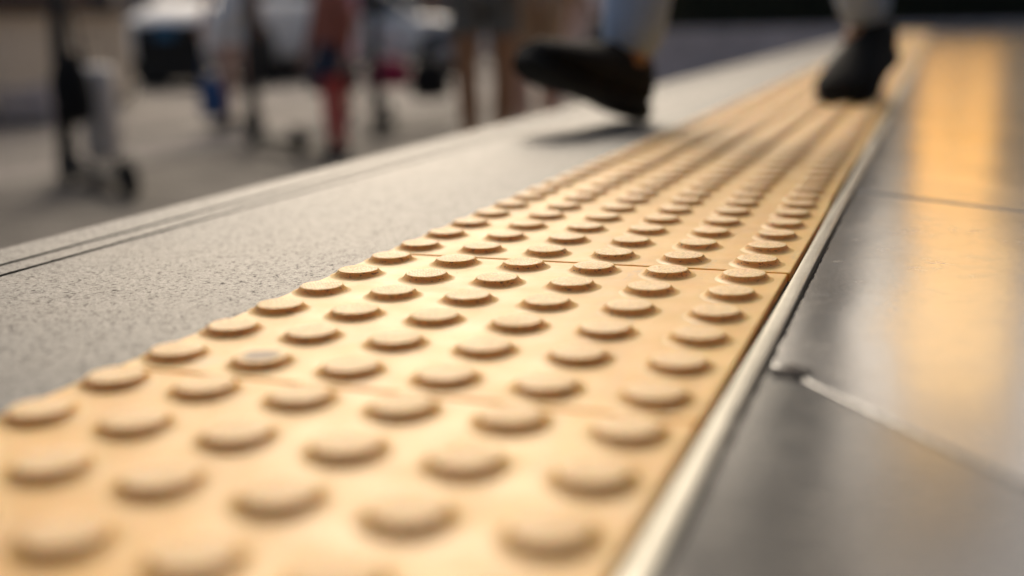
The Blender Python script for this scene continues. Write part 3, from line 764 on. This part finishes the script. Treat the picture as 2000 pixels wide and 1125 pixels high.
# far street behind the cars
def far_building(loc_, rz, w_, dp, h, mat, label, nx):
    r = empty('street_building', loc_, rz, label, 'building', 'buildings across the street')
    bm = bmesh.new(); box(bm, (0, dp / 2, h / 2), (w_, dp, h)); bm_obj('wall', bm, M[mat], r)
    bm = bmesh.new(); box(bm, (0, dp / 2, h + .12), (w_ + .5, dp + .5, .24), .03); bm_obj('roof', bm, M['brown'], r)
    for i in range(nx):
        x = -w_ / 2 + w_ * (i + .5) / nx
        for z in ([1.3] + ([4.2] if h > 5 else [])):
            f = bmesh.new(); 
            for c, s_ in (((x, -.03, z - .85), (1.5, .14, .08)), ((x, -.03, z + .85), (1.5, .10, .08)), ((x - .7, -.03, z), (.08, .10, 1.62)), ((x + .7, -.03, z), (.08, .10, 1.62))): box(f, c, s_)
            fo = bm_obj('window', f, M['beige'], r); g = bmesh.new(); box(g, (x, -.006, z), (1.32, .010, 1.62)); bm_obj('pane', g, M['glass'], fo)
    return r
far_building((-16, 27, PZ), R(32), 13, 6, 3.3, 'brick', 'low brown building across the street behind the white car', 5)
far_building((-6.2, 33.5, PZ), R(14), 10, 6, 3.6, 'darkwall', 'dark low building across the street behind the second white car', 4)
bm = bmesh.new(); pl = [(-24, 15.5), (-6.5, 24.5), (-2, 26), (-2, 31), (-8, 30), (-26, 21)]
vs = [bm.verts.new((x, y_, PZ + .004)) for x, y_ in pl]; bm.faces.new(vs); tag(bm_obj('road', bm, M['asphalt']), kind='structure')
def tree(x, y_, h, seed, label):
    rnd = random.Random(seed); r = empty('street_tree', (x, y_, PZ), 0, label, 'tree', 'trees across the street')
    bm = bmesh.new(); tube(bm, [(0, 0, 0), (.05, .02, h * .25), (-.03, .05, h * .5), (.02, 0, h * .8)], [.16, .12, .09, .03], 10)
    for i in range(7):
        a = i * .9 + rnd.random(); z = h * (.38 + .06 * i)
        tube(bm, [(0, 0, z), (math.cos(a) * .5, math.sin(a) * .5, z + .35), (math.cos(a) * 1.1, math.sin(a) * 1.1, z + .6)], [.06, .04, .015], 7)
    bm_obj('trunk', bm, M['brown'], r)
    bm = bmesh.new(); cl = [(Vector((rnd.gauss(0, .75), rnd.gauss(0, .75), h * rnd.uniform(.5, .95))), rnd.uniform(.4, .8)) for _ in range(13)]
    for c, q in cl:
        leaves(bm, c.x - q, c.x + q, c.y - q, c.y + q, c.z - q * .7, c.z + q * .7, 420, .075, rnd.randint(0, 999), lambda p, c=c, q=q: (p - c).length < q)
    bm_obj('crown', bm, M['leaf'], r)
tree(-3.6, 27, 3.6, 1, 'rounded tree nearest the hedge across the street'); tree(-13.5, 23.2, 3.4, 2, 'small tree behind the white car')

def tall_tree(x, y_, label):
    rnd = random.Random(9); r = empty('platform_tree', (x, y_, 0), 0, label, 'tree')
    bm = bmesh.new(); tube(bm, [(0, 0, -.5), (0, 0, 1.5), (-.1, 0, 3.2), (-.45, 0, 5.0), (-.8, 0, 6.8)], [.10, .08, .07, .05, .03], 12)
    for i in range(8):
        a = i * .9; z = 4.3 + .25 * i; bx = -.3 - .06 * i
        tube(bm, [(bx, 0, z), (bx + math.cos(a) * .4, math.sin(a) * .5, z + .3), (bx + math.cos(a) * .9, math.sin(a) * 1.0, z + .5)], [.05, .035, .012], 7)
    bm_obj('trunk', bm, M['brown'], r)
    bm = bmesh.new()
    for _ in range(32):
        c = Vector((rnd.uniform(-1.7, .15), rnd.uniform(-.7, .7), rnd.uniform(5.9, 8.1))); q = rnd.uniform(.45, .75)
        leaves(bm, c.x - q, c.x + q, c.y - q, c.y + q, c.z - q, c.z + q, 520, .085, rnd.randint(0, 999), lambda p, c=c, q=q: (p - c).length < q)
    bm_obj('crown', bm, M['leaf'], r)
tall_tree(-1.2, 14.3, 'slim tree rising behind the hedge with a high dark crown')

r = empty('fill_blocker', (0, 0, PZ), 0, 'unseen dark block with panes added right of and behind the platform to cut fill light', 'building')  # out-of-view block, added to reduce fill light from the right and rear
bm = bmesh.new(); box(bm, (7.5, 4.0, 3.3), (3.0, 19.0, 6.6)); box(bm, (3.4, -6.6, 3.3), (11.2, 2.1, 6.6)); bm_obj('wall', bm, M['darkwall'], r)
bm = bmesh.new(); box(bm, (7.4, 4.0, 6.72), (3.6, 19.6, .2), .03); bm_obj('roof', bm, M['brown'], r)
for i in range(8):
    y_ = -4 + i * 2.2
    f = bmesh.new()
    for c, s_ in (((5.97, y_, 1.0), (.06, 1.7, .08)), ((5.97, y_, 3.4), (.06, 1.7, .08)), ((5.97, y_ - .81, 2.2), (.06, .08, 2.32)), ((5.97, y_ + .81, 2.2), (.06, .08, 2.32))): box(f, c, s_)
    fo = bm_obj('window', f, M['brown'], r); g = bmesh.new(); box(g, (5.992, y_, 2.2), (.012, 1.54, 2.32)); bm_obj('pane', g, M['glass'], fo)
